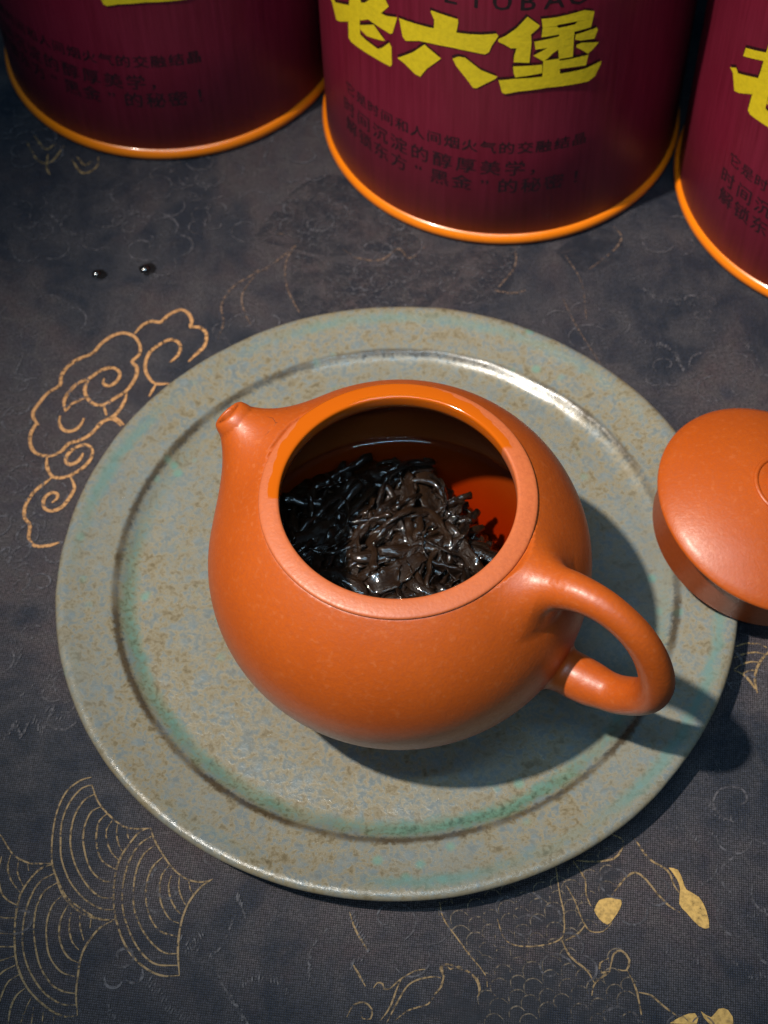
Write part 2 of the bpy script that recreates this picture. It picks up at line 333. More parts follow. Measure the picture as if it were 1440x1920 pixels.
THIN = [(0.3,[(6.7,-79.9),(7.4,-83.7),(10.3,-88.4),(12.8,-92.2),(15.7,-96.4),(16.0,-99.1)]),(0.3,[(33.1,-72.8),(33.4,-79.1),(33.9,-83.8),(33.0,-88.9),(28.3,-90.5),(22.9,-90.3),(20.3,-88.4),(19.2,-84.2)]),(0.3,[(34.6,-76.3),(36.5,-80.6),(37.9,-85.4),(39.4,-87.8),(42.2,-87.9),(44.2,-86.1)]),(0.35,[(37.1,-71.6),(39.3,-76.0),(39.2,-79.3),(40.0,-82.2)]),(0.45,[(37.8,-71.6),(42.0,-72.0),(46.2,-71.5),(48.1,-69.6),(48.8,-67.2),(46.4,-65.8)]),(0.45,[(44.8,-80.0),(48.0,-76.4),(50.5,-74.9),(52.6,-76.3),(55.0,-80.0),(57.3,-82.9),(59.4,-84.4)]),(0.45,[(51.4,-67.0),(54.1,-71.8),(57.9,-74.8),(58.9,-78.2),(59.8,-79.9)]),(0.45,[(33.3,-89.8),(36.7,-88.1),(38.5,-86.1)]),(0.45,[(32.9,-89.4),(34.4,-93.1),(37.7,-96.4),(39.0,-99.1)]),(0.45,[(42.6,-96.6),(43.9,-93.0),(45.7,-92.4),(47.1,-94.5),(46.2,-96.7),(44.4,-96.4)]),(0.45,[(42.7,-93.9),(40.7,-94.9),(40.8,-97.0),(42.6,-96.8),(39.2,-99.1),(38.2,-101.8)]),(0.4,[(46.4,-96.7),(47.6,-99.9),(48.1,-103.0),(48.4,-107.9)]),(0.45,[(48.3,-101.5),(50.9,-102.3),(53.2,-104.6),(56.4,-107.3)]),(0.45,[(5.7,-99.1),(6.7,-96.5),(6.4,-94.2),(8.2,-93.8),(9.5,-94.6),(12.1,-95.6),(14.0,-98.1),(14.1,-100.8)]),(0.35,[(-8.5,-98.3),(-7.6,-97.2),(-6.5,-97.5),(-6.2,-98.6),(-4.8,-98.4),(-2.4,-96.5),(0.8,-94.9),(3.1,-94.7)]),(0.35,[(-7.6,-105.7),(-5.2,-102.7),(-3.4,-98.5),(-2.4,-96.6)]),(0.35,[(-5.9,-105.8),(-3.5,-101.6),(-1.0,-98.0),(1.9,-96.7),(4.8,-96.4),(6.2,-96.8)]),(0.35,[(-4.2,-105.5),(-1.3,-103.4),(3.1,-102.2),(4.6,-100.2),(6.1,-98.6),(6.7,-96.3),(6.0,-94.8),(6.9,-93.8),(8.3,-94.9),(10.1,-94.4),(12.0,-95.6),(14.0,-97.4),(14.4,-99.5),(13.7,-101.2)]),(0.35,[(-14.4,-104.3),(-12.9,-101.8),(-10.6,-101.3),(-9.0,-102.8),(-9.3,-104.8),(-11.0,-104.7),(-11.3,-103.3)]),(0.5,[(-13.3,-81.3),(-12.0,-85.5),(-9.5,-90.1)]),(0.5,[(-13.0,-92.6),(-10.2,-97.9)]),(0.55,[(-45.7,81.1),(-44.3,87.1),(-45.0,93.2),(-42.1,99.2),(-37.4,103.0),(-33.0,105.6),(-28.6,109.4),(-24.2,113.8),(-26.4,109.9),(-27.3,104.1),(-26.4,97.3),(-24.3,91.6),(-23.2,89.3)]),(0.45,[(-36.7,85.6),(-38.5,90.1),(-39.4,95.7),(-37.8,100.1),(-35.6,103.4)]),(0.7,[(-36.1,104.9),(-32.1,105.3)]),(0.6,[(-29.9,118.8),(-25.9,118.3)]),(0.6,[(-10.9,112.0),(-6.5,108.2),(0.0,107.3),(5.0,111.1),(8.0,107.5),(13.0,111.9)]),(0.5,[(58.2,100.8),(65.7,107.3),(68.5,112.2),(66.6,116.3)]),(0.6,[(30.8,94.5),(35.9,93.2),(39.7,94.0)]),(0.4,[(31.5,94.4),(37.4,102.9),(38.0,110.8)]),(0.3,[(49.8,90.6),(52.5,81.0),(58.3,66.0)]),(0.3,[(52.0,106.1),(55.5,96.1),(55.6,82.7)])]
FANS = [(0.4,[(-72.3,-48.7),(-70.3,-53.4),(-66.4,-57.7),(-63.1,-59.7),(-58.3,-59.9)]),(0.4,[(-58.2,-59.8),(-56.9,-63.3),(-53.6,-68.6),(-51.0,-71.3),(-48.5,-72.7),(-45.7,-73.1),(-43.7,-72.5)]),(0.4,[(-72.5,-46.8),(-74.9,-47.4),(-78.0,-50.0),(-79.8,-54.5),(-80.5,-60.1),(-80.2,-66.8),(-78.2,-72.0),(-75.9,-75.7),(-71.5,-79.0),(-68.6,-80.7),(-65.2,-80.9)]),(0.4,[(-72.0,-48.7),(-74.5,-49.4),(-77.1,-52.7),(-78.6,-57.6),(-78.5,-63.2),(-77.9,-66.9),(-75.8,-71.7),(-72.4,-75.8),(-68.4,-78.3),(-65.5,-78.6)]),(0.4,[(-71.5,-51.0),(-73.9,-52.5),(-75.8,-56.2),(-76.4,-60.7),(-75.9,-64.8),(-74.2,-69.2),(-71.1,-73.7),(-68.2,-75.8),(-65.8,-75.9)]),(0.4,[(-69.8,-54.2),(-71.9,-55.2),(-73.2,-58.2),(-73.5,-61.5),(-72.7,-65.6),(-71.1,-69.4),(-68.5,-71.8),(-65.8,-72.3)]),(0.4,[(-68.3,-55.9),(-70.0,-57.6),(-70.5,-60.5),(-70.2,-63.9),(-68.7,-67.3),(-65.6,-69.4)]),(0.4,[(-67.1,-57.7),(-68.3,-59.9),(-67.9,-62.9),(-66.7,-65.5),(-65.0,-67.2)]),(0.4,[(-65.8,-58.7),(-65.9,-61.1),(-65.2,-63.7),(-64.4,-65.1)]),(0.4,[(-63.5,-59.3),(-63.4,-61.2),(-63.0,-62.3)]),(0.45,[(-58.2,-59.8),(-60.6,-60.6),(-62.9,-63.5),(-64.9,-67.1),(-65.7,-71.0),(-65.8,-75.7),(-65.0,-80.7),(-62.8,-86.4),(-59.9,-90.3),(-56.7,-92.8),(-53.7,-93.9),(-50.5,-93.9)]),(0.4,[(-57.9,-61.8),(-60.5,-63.6),(-62.4,-66.8),(-63.6,-71.1),(-63.9,-75.8),(-63.1,-80.4),(-61.2,-85.1),(-58.6,-89.0),(-55.5,-91.3),(-50.7,-91.7)]),(0.4,[(-56.9,-63.9),(-59.3,-65.8),(-60.9,-69.4),(-61.4,-74.1),(-61.0,-78.8),(-59.2,-83.1),(-56.7,-86.6),(-53.9,-88.8),(-51.0,-89.1)]),(0.4,[(-55.2,-66.9),(-57.4,-69.2),(-58.5,-72.8),(-58.5,-76.7),(-57.4,-80.7),(-55.1,-83.9),(-51.3,-85.3)]),(0.4,[(-53.7,-69.0),(-55.2,-71.1),(-55.6,-74.3),(-55.0,-77.9),(-53.1,-81.2),(-51.0,-82.3)]),(0.4,[(-53.0,-71.2),(-53.6,-73.7),(-52.9,-77.0),(-51.4,-79.5),(-50.6,-80.2)]),(0.4,[(-51.2,-71.6),(-51.3,-74.2),(-50.5,-76.7),(-49.6,-78.3)]),(0.4,[(-49.1,-72.8),(-48.7,-74.6),(-47.9,-76.1)]),(0.45,[(-43.7,-72.5),(-46.1,-74.0),(-48.4,-76.8),(-50.0,-80.3),(-50.8,-84.4),(-51.0,-88.6),(-50.5,-93.9)]),(0.45,[(-79.9,-67.5),(-82.7,-68.5),(-84.9,-71.0),(-86.7,-74.5),(-87.3,-79.4),(-87.0,-85.1),(-86.1,-89.9),(-84.0,-94.4),(-81.4,-97.5),(-77.8,-100.4),(-74.7,-101.8),(-72.1,-101.6)]),(0.4,[(-79.4,-69.7),(-82.4,-71.4),(-84.3,-74.9),(-85.3,-79.2),(-85.4,-84.1),(-84.5,-88.6),(-82.5,-92.8),(-79.5,-96.6),(-75.6,-99.1),(-72.4,-99.4)]),(0.4,[(-78.6,-71.9),(-81.2,-73.6),(-82.7,-76.8),(-83.1,-81.0),(-82.5,-85.6),(-80.9,-90.8),(-77.9,-95.0),(-75.1,-96.5),(-72.7,-96.9)]),(0.4,[(-77.3,-74.9),(-79.2,-76.9),(-80.2,-80.4),(-80.1,-84.3),(-79.1,-88.5),(-76.4,-92.0),(-73.3,-93.2)]),(0.4,[(-75.8,-77.1),(-77.1,-79.9),(-77.4,-83.0),(-76.7,-86.2),(-74.9,-89.0),(-72.5,-90.3)]),(0.4,[(-75.0,-78.9),(-75.3,-82.0),(-74.3,-85.6),(-72.7,-87.4)]),(0.4,[(-73.1,-79.0),(-72.8,-82.1),(-71.8,-85.3)]),(0.4,[(-70.5,-80.5),(-70.6,-82.6)]),(0.45,[(-79.5,-69.0),(-77.3,-74.5),(-74.3,-77.9),(-70.7,-80.1),(-65.9,-81.0)]),(0.45,[(-65.8,-81.2),(-68.5,-82.7),(-71.0,-86.1),(-72.2,-89.1),(-72.6,-93.2),(-72.7,-97.2),(-72.1,-101.6)]),(0.4,[(-94.1,-58.8),(-92.2,-60.4),(-89.7,-64.2),(-87.4,-66.1),(-84.5,-67.2),(-80.3,-67.3)]),(0.4,[(-89.7,-64.9),(-90.1,-67.8),(-89.1,-70.8),(-86.8,-73.8)]),(0.4,[(-87.8,-66.1),(-87.7,-69.4),(-86.2,-72.4)]),(0.4,[(-85.6,-67.3),(-85.3,-68.8)]),(0.4,[(-91.7,-65.2),(-92.1,-69.2),(-91.0,-73.6),(-89.0,-75.8),(-86.9,-76.8)]),(0.4,[(-93.1,-77.1),(-90.8,-79.3),(-87.5,-79.6)]),(0.4,[(-92.5,-82.7),(-87.2,-83.3)]),(0.4,[(-92.2,-85.9),(-86.9,-86.1)]),(0.4,[(-91.9,-90.0),(-89.9,-89.1),(-86.8,-88.2)]),(0.4,[(-90.8,-93.8),(-89.0,-91.5),(-86.4,-90.2)]),(0.4,[(-89.6,-99.9),(-88.6,-95.9),(-87.5,-93.6),(-85.2,-92.2)]),(0.4,[(-86.9,-103.3),(-86.6,-99.3),(-85.5,-96.7),(-83.9,-95.4)]),(0.4,[(-84.3,-103.4),(-83.5,-100.1),(-82.4,-97.5)]),(0.4,[(-81.9,-103.5),(-81.7,-99.5)]),(0.4,[(-79.6,-103.6),(-79.5,-100.6)]),(0.4,[(-77.1,-103.7),(-77.2,-101.7)]),(0.5,[(81.3,-19.6),(83.8,-18.8),(86.8,-19.1),(88.8,-20.2)]),(0.5,[(80.5,-22.6),(83.4,-21.5),(85.9,-21.3),(87.9,-21.9)]),(0.5,[(80.1,-25.6),(82.1,-24.4),(84.3,-23.8),(86.3,-24.0)]),(0.5,[(81.7,-27.0),(83.6,-26.1),(85.1,-26.2)]),(0.6,[(79.9,-25.9),(82.0,-27.0),(83.4,-29.1),(84.8,-32.2)]),(0.6,[(94.2,-18.4),(88.8,-21.6),(85.9,-24.9),(84.6,-28.5),(84.6,-32.2)]),(0.6,[(-104.8,159.6),(-101.0,151.7),(-96.9,150.4),(-93.4,156.7)]),(0.6,[(-102.6,161.7),(-98.9,155.9),(-95.9,158.0)]),(0.6,[(-97.9,153.7),(-97.9,148.3),(-96.5,145.0)]),(0.6,[(-90.6,151.1),(-87.1,145.5),(-83.2,147.5),(-82.7,151.8)]),(0.6,[(-89.1,152.1),(-86.5,148.7),(-84.2,150.8)])]
CLAWS = [[(40.6,-83.2),(42.0,-80.9),(44.8,-80.5),(46.8,-81.1),(46.4,-82.9),(44.7,-85.2),(43.2,-86.5),(41.5,-85.1)],[(58.2,-74.1),(60.2,-74.7),(61.0,-77.4),(61.5,-79.3),(64.0,-81.1),(65.2,-84.2),(65.3,-88.1),(63.1,-87.6),(60.8,-84.5),(59.5,-82.5),(60.1,-79.2),(59.7,-76.8)],[(54.1,-108.3),(56.9,-106.9),(59.7,-106.4),(59.8,-108.6)],[(61.0,-106.0),(63.0,-107.4),(64.8,-105.7),(66.8,-106.0),(67.5,-108.9),(62.4,-108.7)]]
DRAGON = [[(7.1,-80.4),(20.2,-77.6),(32.9,-74.8),(36.5,-71.0),(42.2,-69.8),(47.7,-71.0),(46.5,-77.2),(44.8,-80.0),(40.9,-82.7),(39.0,-87.8),(33.8,-89.8),(38.4,-98.2),(42.6,-96.6),(44.3,-93.0),(47.0,-93.1),(47.0,-97.7),(48.4,-108.3),(15.4,-107.0),(15.6,-97.3),(11.1,-89.8)],[(-1.9,-105.9),(-0.4,-103.7),(3.1,-102.4),(5.8,-99.1),(6.6,-95.7),(8.6,-94.9),(10.7,-94.7),(12.3,-96.5),(13.4,-101.7),(13.3,-106.8)],[(-37.1,116.8),(-23.3,136.7),(-10.7,140.3),(-1.7,127.2),(10.2,116.3),(11.4,110.2),(3.8,108.6),(-3.7,111.0),(-14.3,109.6)],[(-25.7,112.2),(-14.4,107.6),(-2.4,105.0),(6.8,108.4),(28.0,109.3),(37.2,109.8),(37.2,100.9),(31.3,91.6),(6.0,89.1),(-20.6,86.6),(-25.0,94.5)],[(49.1,108.2),(60.5,115.6),(67.8,113.2),(67.7,105.2),(58.9,99.8),(53.1,102.1)]]
CHARS = [[(-55.96,70.39),(-50.83,73.42),(-50.55,70.62),(-51.52,65.38),(-51.55,60.93),(-49.33,60.52),(-44.34,60.21),(-42.73,61.4),(-40.01,64.48),(-39.3,63.45),(-39.26,57.6),(-39.84,56.62),(-46.11,56.45),(-56.29,55.55),(-57.4,56.23),(-57.12,61.94)],[(-68.38,62.23),(-66.56,61.79),(-64.3,57.51),(-62.27,58.37),(-56.31,62.28),(-55.4,67.74),(-56.96,67.28),(-64.3,63.34),(-65.56,64.18)],[(-51.39,71.46),(-49.15,72.56),(-45.3,76.41),(-41.45,78.32),(-39.88,76.15),(-42.74,72.65),(-40.88,72.74),(-37.12,73.98),(-37.31,73.07),(-38.83,68.07),(-39.56,67.56),(-47.68,68.07),(-51.27,65.69)],[(-51.36,64.12),(-45.66,67.5),(-41.5,64.42),(-42.65,63.84),(-48.6,62.15),(-51.44,62.71)],[(-55.21,80.55),(-49.87,82.92),(-50.84,73.35),(-55.96,70.33)],[(-63.3,72.33),(-43.54,82.4),(-44.02,79.63),(-63.61,69.49)],[(-45.3,76.48),(-38.4,86.64),(-35.04,87.4),(-41.45,78.25)],[(-36.43,74.11),(-34.23,74.21),(-25.65,74.81),(-25.52,77.45),(-26.59,79.69),(-26.44,80.22),(-18.91,79.45),(-18.75,78.37),(-19.27,75.18),(-15.67,75.39),(-12.28,75.73),(-8.24,76.45),(-7.79,75.66),(-9.48,72.42),(-10.12,70.38),(-11.22,69.59),(-15.53,69.98),(-20.21,70.18),(-25.63,69.87),(-30.02,69.39),(-34.31,67.72),(-35.32,68.63)],[(-37.2,60.84),(-32.0,64.94),(-28.43,68.79),(-23.45,65.81),(-27.79,61.02),(-29.74,57.7),(-31.39,57.94),(-34.76,60.02)],[(-20.14,66.66),(-18.48,67.69),(-16.59,67.71),(-12.16,64.43),(-7.48,62.67),(-8.06,61.9),(-10.77,59.98),(-13.21,58.17),(-14.16,58.21),(-16.45,61.35),(-19.05,64.48)],[(-0.31,81.83),(3.13,78.87),(2.74,78.04),(0.91,76.27),(1.21,73.63),(0.99,67.23),(-3.28,67.54),(-3.23,69.52),(-2.75,72.01),(-4.25,72.0),(-6.11,73.19),(-7.79,73.98),(-7.68,74.87),(-5.93,75.83),(-3.07,78.3)],[(3.45,80.89),(7.19,80.89),(15.12,81.61),(18.1,80.47),(17.88,77.97),(13.2,78.62),(7.98,78.48),(7.7,78.14),(3.92,78.28)],[(3.92,78.28),(7.86,77.98),(8.35,77.52),(12.81,77.74),(13.37,78.51),(17.87,78.04),(17.56,75.71),(12.86,75.44),(8.52,75.41),(3.83,75.16)],[(1.95,73.93),(8.56,74.81),(8.66,75.56),(12.84,75.62),(12.85,73.69),(13.09,67.42),(9.13,67.51),(8.73,70.62),(7.41,69.77),(5.98,68.18),(4.8,67.43),(1.92,69.5),(5.74,71.6),(2.41,71.42)],[(13.26,74.48),(19.32,75.12),(19.75,74.22),(19.02,71.7),(15.06,72.18),(13.25,72.83)],[(13.87,71.16),(15.46,71.37),(20.53,70.09),(18.72,68.24),(17.49,67.24),(15.34,69.2),(13.79,70.3)],[(4.79,67.61),(9.28,67.66),(9.96,60.97),(4.87,61.76)],[(-3.37,66.27),(4.56,66.37),(4.75,63.62),(-2.57,62.62),(-3.11,64.09)],[(9.33,66.93),(17.69,66.93),(17.19,63.63),(12.58,64.09),(9.54,64.28)],[(-7.13,61.59),(-2.86,62.18),(4.83,62.43),(9.83,62.65),(16.96,62.52),(21.94,63.56),(21.88,62.48),(20.37,58.94),(18.43,57.89),(6.66,58.55),(-1.41,57.95),(-5.08,57.08),(-6.03,57.54)]]
TINS = [[-61.1,202.08],[37.66,163.61],[139.21,128.84]]
FEATHER = [[(-50.4,-85.8),(-43.2,-89.6),(-38.7,-81.4),(-38.2,-77.8)],[(-38.2,-76.6),(-34.5,-84.6),(-31.6,-82.9),(-26.3,-78.3)],[(-43.2,-92.5),(-39.0,-99.6),(-35.5,-104.9)],[(-13.9,-80.0),(-9.5,-90.4),(-13.0,-92.6),(-10.8,-97.3)],[(-65.4,-100.3),(-63.5,-103.2)],[(-22.3,-95.7),(-21.7,-89.3),(-18.1,-84.7)],[(-57.0,-94.9),(-53.3,-99.6),(-48.6,-103.8)],[(-37.3,-96.8),(-33.9,-95.2),(-29.2,-96.0),(-26.9,-99.0)],[(66.2,-51.7),(70.3,-61.7),(73.7,-63.1)],[(64.3,-79.0),(68.2,-76.1),(69.3,-73.0)],[(68.2,-88.8),(72.6,-86.6),(78.8,-84.5)],[(69.1,-52.5),(73.2,-50.0)],[(54.4,-51.9),(56.2,-57.9)],[(61.4,-64.5),(65.8,-67.9),(69.0,-66.7)],[(69.0,-95.3),(73.0,-99.0),(76.6,-98.5)],[(55.5,-92.4),(60.9,-95.0),(64.5,-94.0)],[(-93.6,-35.4),(-91.3,-32.7),(-89.8,-35.5),(-88.2,-32.1)],[(-87.0,-31.5),(-84.8,-34.4),(-82.7,-28.9)],[(-90.7,-25.0),(-85.9,-21.0),(-81.5,-19.8)],[(-84.0,-28.9),(-80.0,-31.8)],[(-95.9,-9.7),(-91.7,-12.8),(-92.7,-17.1)],[(-49.1,-89.4),(-45.7,-84.8)],[(-96.1,130.2),(-87.8,121.5),(-78.7,123.1)],[(-69.7,96.8),(-64.1,104.3),(-57.9,100.0)],[(-91.6,90.3),(-96.9,83.1),(-100.4,72.2)],[(-59.2,138.7),(-51.2,131.9),(-47.9,121.4)],[(69.0,97.3),(75.5,89.3),(85.5,86.9)],[(69.4,74.6),(77.5,70.5),(80.4,59.6)],[(90.1,77.2),(97.9,71.3),(100.8,62.1)],[(-98.4,49.2),(-93.2,37.1),(-95.1,27.4)]]

S = 520
cl = obj('tablecloth', [(-S, -S, 0), (S, -S, 0), (S, S, 0), (-S, S, 0)], [(0, 1, 2, 3)], CLOTH)
tag(cl, 'dark charcoal tablecloth with gold cloud, wave and dragon print', None, None, 'structure')
ZL = [0.03]
def nextz():
    ZL[0] += 0.0003; return ZL[0]

def ribbons(name, lines, mat, wscale=1.0, taper=True):
    vs, fs = [], []
    for wd, pts in lines:
        z = nextz(); P = spline(pts, .9); n = len(P)
        b = len(vs)
        for i, q in enumerate(P):
            d = (P[min(i+1, n-1)] - P[max(i-1, 0)]); d.z = 0
            if d.length < 1e-6: d = Vector((1, 0, 0))
            d.normalize(); nn = Vector((-d.y, d.x, 0))
            k = min(1, .45 + .55*min(i, n-1-i)/3) if taper else 1
            k *= 1 + .22*noise.noise(Vector((q.x*.35, q.y*.35, wd)))
            h = wd*wscale*k/2
            vs += [(q.x+nn.x*h, q.y+nn.y*h, z), (q.x-nn.x*h, q.y-nn.y*h, z)]
        for i in range(n-1): fs.append((b+2*i, b+2*i+1, b+2*i+3, b+2*i+2))
    return obj(name, vs, fs, mat, cl, False)

def patch(name, polys, mat):
    for pl in polys:
        P = spline(pl + [pl[0]], 1.5)[:-1]; z = nextz()
        bm = bmesh.new()
        f = bm.faces.new([bm.verts.new((q.x*MM, q.y*MM, z*MM)) for q in P])
        bmesh.ops.triangulate(bm, faces=[f])
        me = bpy.data.meshes.new(name); bm.to_mesh(me); bm.free(); me.materials.append(mat)
        o = bpy.data.objects.new(name, me); COL.objects.link(o); o.parent = cl

patch('dragon_body_print', DRAGON, NAVY)
rng = random.Random(5)
def inside(x, y, poly):
    c = False; j = len(poly)-1
    for i in range(len(poly)):
        xi, yi = poly[i]; xj, yj = poly[j]
        if (yi > y) != (yj > y) and x < (xj-xi)*(y-yi)/(yj-yi)+xi: c = not c
        j = i
    return c
def scales(poly, ang, step, w):
    xs = [q[0] for q in poly]; ys = [q[1] for q in poly]; out = []
    cx, cy = (min(xs)+max(xs))/2, (min(ys)+max(ys))/2; ca, sa = math.cos(ang), math.sin(ang)
    N = int(max(max(xs)-min(xs), max(ys)-min(ys))/step)+2
    for i in range(-N, N):
        for j in range(-N, N):
            u = (i + .5*(j & 1))*step; v = j*step*.72
            u += rng.uniform(-.15, .15)*step; v += rng.uniform(-.15, .15)*step
            x, y = cx+u*ca-v*sa, cy+u*sa+v*ca
            if not inside(x, y, poly): continue
            r = step*.5*rng.uniform(.85, 1.1); pts = []
            for k in range(5):
                a = math.pi*(k/4)
                du, dv = r*math.cos(a), r*1.05*math.sin(a)
                pts.append((x+du*ca-dv*sa, y+du*sa+dv*ca))
            out.append((w, pts))
    return out
tag(ribbons('dragon_scale_print', scales(DRAGON[0], R(25), 4.2, .30), GOLD3), kind='stuff')
tag(ribbons('dragon_scale_print', scales(DRAGON[3], R(-10), 2.6, .30) + scales(DRAGON[2], R(30), 3.2, .25), GREYT), kind='stuff')
ribbons('dragon_outline_print', [l for l in THIN if l[1][0][1] < 0], GOLD2)
ribbons('dragon_outline_print', [l for l in THIN if l[1][0][1] >= 0], PINKT)
ribbons('wave_print', FANS, GOLD2)
ribbons('cloud_print', CLOUD, GOLD, .88)
patch('dragon_claw_print', CLAWS, GOLDF)
# feathered zigzag threads woven into the ground of the cloth
zz = []
for pl_ in FEATHER:
    P = spline(pl_, .75)
    a = math.radians(rng.uniform(60, 115)); ln = rng.uniform(1.2, 2.4)
    for q in P:
        l = ln*rng.uniform(.5, 1.3); aa = a+rng.uniform(-.2, .2); dx, dy = math.cos(aa)*l/2, math.sin(aa)*l/2
        zz.append((.34, [(q.x-dx, q.y-dy), (q.x+dx, q.y+dy)]))
sw = []
for k in range(130):
    x, y = rng.uniform(-112, 118), rng.uniform(-125, 195)
    if x*x+y*y < 74*74: continue
    r_ = rng.uniform(2.5, 7.5); a0 = rng.uniform(0, 6.3); sg = rng.choice((-1, 1)); wd = rng.uniform(.35, .7)
    sw.append((wd, [(x+r_*(1-.075*i)*math.cos(a0+sg*i*.55), y+r_*(1-.075*i)*.85*math.sin(a0+sg*i*.55)) for i in range(11)]))
    for q in range(rng.randrange(2, 5)):
        b0 = a0+q*.9; rr_ = r_*rng.uniform(1.25, 1.6); cx0, cy0 = x+rr_*math.cos(b0), y+rr_*math.sin(b0); e_ = r_*.62
        sw.append((wd, [(cx0+e_*math.cos(b0-1.5+i*.5), cy0+e_*math.sin(b0-1.5+i*.5)) for i in range(7)]))
tag(ribbons('tone_on_tone_cloud_print', sw, DIMT), kind='stuff')
tag(ribbons('feathered_thread_print', zz, GREYT, 1.0, False), kind='stuff')

# ------------------------------------------------------------------ plate
def plate_jit(r, z, a):
    if r < 1: return r, z
    e = noise.noise(Vector((math.cos(a)*2.2, math.sin(a)*2.2, 3.1)))
    e2 = noise.noise(Vector((math.cos(a)*14, math.sin(a)*14, 7.1)))
    k = max(0, 1-abs(r-66.8)/4.0)
    r2 = r + k*(e*1.0 + e2*.30) + (e*.5+e2*.10 if r > 78 else 0)
    z2 = z + .16*noise.noise(Vector((r*math.cos(a)*.12, r*math.sin(a)*.12, z*.1))) + (.10*e2 if z > 3 else 0)
    return r2, max(z2, 0) if z > 0 else z
PR = [(0.01, 2.2), (46, 2.2), (48, 0.05), (53, 0.05), (55, 2.6), (66, 3.6), (76, 5.6), (80.3, 7.0), (81.7, 7.7), (82.4, 8.5), (82.5, 9.2), (82.1, 9.8), (81.4, 10.15), (80.4, 10.2),
      (79, 9.9), (77, 9.45), (75, 9.1), (73, 8.8), (71, 8.55), (69.6, 8.38), (68.9, 8.25), (68.3, 8.02), (67.8, 7.7), (67.2, 7.3), (66.4, 6.82), (65.4, 6.45), (64.2, 6.2), (62.8, 6.15), (61, 6.25)]
PR += [(r, 6.35) for r in (57, 53, 49, 44, 38, 30, 20, 10)] + [(0.01, 6.35)]
vs, fs = lathe(PR, 220, False, plate_jit)
pl = obj('plate', vs, fs, GLAZE)
tag(pl, 'round mottled grey-green glazed stoneware plate carrying the open teapot', 'plate')

# ------------------------------------------------------------------ teapot (distance field -> quads)
def surface_nets(f, lo, hi, h):
    n = [int(math.ceil((hi[i]-lo[i])/h))+1 for i in range(3)]
    ax = [lo[i]+h*np.arange(n[i]) for i in range(3)]
    X, Y, Z = np.meshgrid(*ax, indexing='ij')
    F = f(X, Y, Z)
    ins = F < 0
    c = [ins[i:n[0]-1+i, j:n[1]-1+j, k:n[2]-1+k] for i in (0, 1) for j in (0, 1) for k in (0, 1)]
    s = sum(a.astype(np.int8) for a in c)
    act = (s > 0) & (s < 8)
    idx = -np.ones(act.shape, int); I = np.argwhere(act); idx[act] = np.arange(len(I))
    V = np.array(lo) + h*(I+.5)
    def grad(P, e=.02):
        g = np.empty_like(P)
        for a in range(3):
            d = np.zeros(3); d[a] = e
            g[:, a] = (f(*(P+d).T) - f(*(P-d).T))/(2*e)
        return g
    for _ in range(4):
        v = f(*V.T); g = grad(V); gg = (g*g).sum(1)+1e-6
        st = np.clip(-v/gg, -h, h); V = V + st[:, None]*g
    g = grad(V); N = g/np.linalg.norm(g, axis=1)[:, None]
    quads = []
    for a in range(3):
        b, d = (a+1) % 3, (a+2) % 3
        A = np.take(ins, range(n[a]-1), a); B = np.take(ins, range(1, n[a]), a)
        E = np.argwhere(A != B)
        E = E[(E[:, b] > 0) & (E[:, d] > 0) & (E[:, b] < n[b]-1) & (E[:, d] < n[d]-1)]
        fl = A[tuple(E.T)]
        def cell(ob, od):
            q = E.copy(); q[:, b] += ob; q[:, d] += od; return idx[tuple(q.T)]
        Q = np.stack([cell(-1, -1), cell(0, -1), cell(0, 0), cell(-1, 0)], 1)
        Q[~fl] = Q[~fl][:, ::-1]
        quads.append(Q)
    return V, N, np.concatenate(quads)

def smin(a, b, k):
    h = np.clip(.5+.5*(b-a)/k, 0, 1); return b*(1-h)+a*h-k*h*(1-h)
def smax(a, b, k): return -smin(-a, -b, k)
def ellip(x, y, z, a, b, zc):
    k0 = np.sqrt((x*x+y*y)/(a*a)+((z-zc)/b)**2); k1 = np.sqrt((x*x+y*y)/a**4+((z-zc)/(b*b))**2)
    return k0*(k0-1)/np.maximum(k1, 1e-6)
def roundcone(x, y, z, pa, pb, ra, rb):
    d = np.array(pb)-np.array(pa); L2 = d@d
    t = np.clip(((x-pa[0])*d[0]+(y-pa[1])*d[1]+(z-pa[2])*d[2])/L2, 0, 1)
    return np.sqrt((x-pa[0]-t*d[0])**2+(y-pa[1]-t*d[1])**2+(z-pa[2]-t*d[2])**2) - (ra+(rb-ra)*t)

BA, BB, BZ = 42.2, 36.0, 35.0          # body half-axes and centre height above the foot
HP = [(30.0, 52.5), (36.5, 57.6), (42.4, 60.4), (48.9, 60.5), (55.4, 57.0), (60.0, 50.8), (62.6, 42.2), (61.3, 34.6), (55.6, 28.6), (50.4, 26.8), (46.9, 26.4)]
HR = [6.0, 4.8, 3.8, 3.3, 3.3, 3.5, 3.8, 4.0, 4.2, 4.4, 4.5]
_hs = spline([(p[0], 0, p[1]) for p in HP], 1.1)
_arc = np.cumsum([0]+[(_hs[i+1]-_hs[i]).length for i in range(len(_hs)-1)])
_ka = [_arc[min(range(len(_hs)), key=lambda i: (_hs[i]-Vector((p[0], 0, p[1]))).length)] for p in HP]
_hr = np.interp(_arc, _ka, HR); _hr = np.convolve(np.pad(_hr, 5, 'edge'), np.ones(11)/11, 'valid')
SP_A, SP_B = (-25.0, 0, 42.5), (-41.8, 0, 57.5)
SP_D = np.array(SP_B)-np.array(SP_A); SP_D = SP_D/np.linalg.norm(SP_D)
SP_N = np.array((-.74, 0, .67)); SP_N = SP_N/np.linalg.norm(SP_N)
_hp = np.array([tuple(v) for v in _hs])
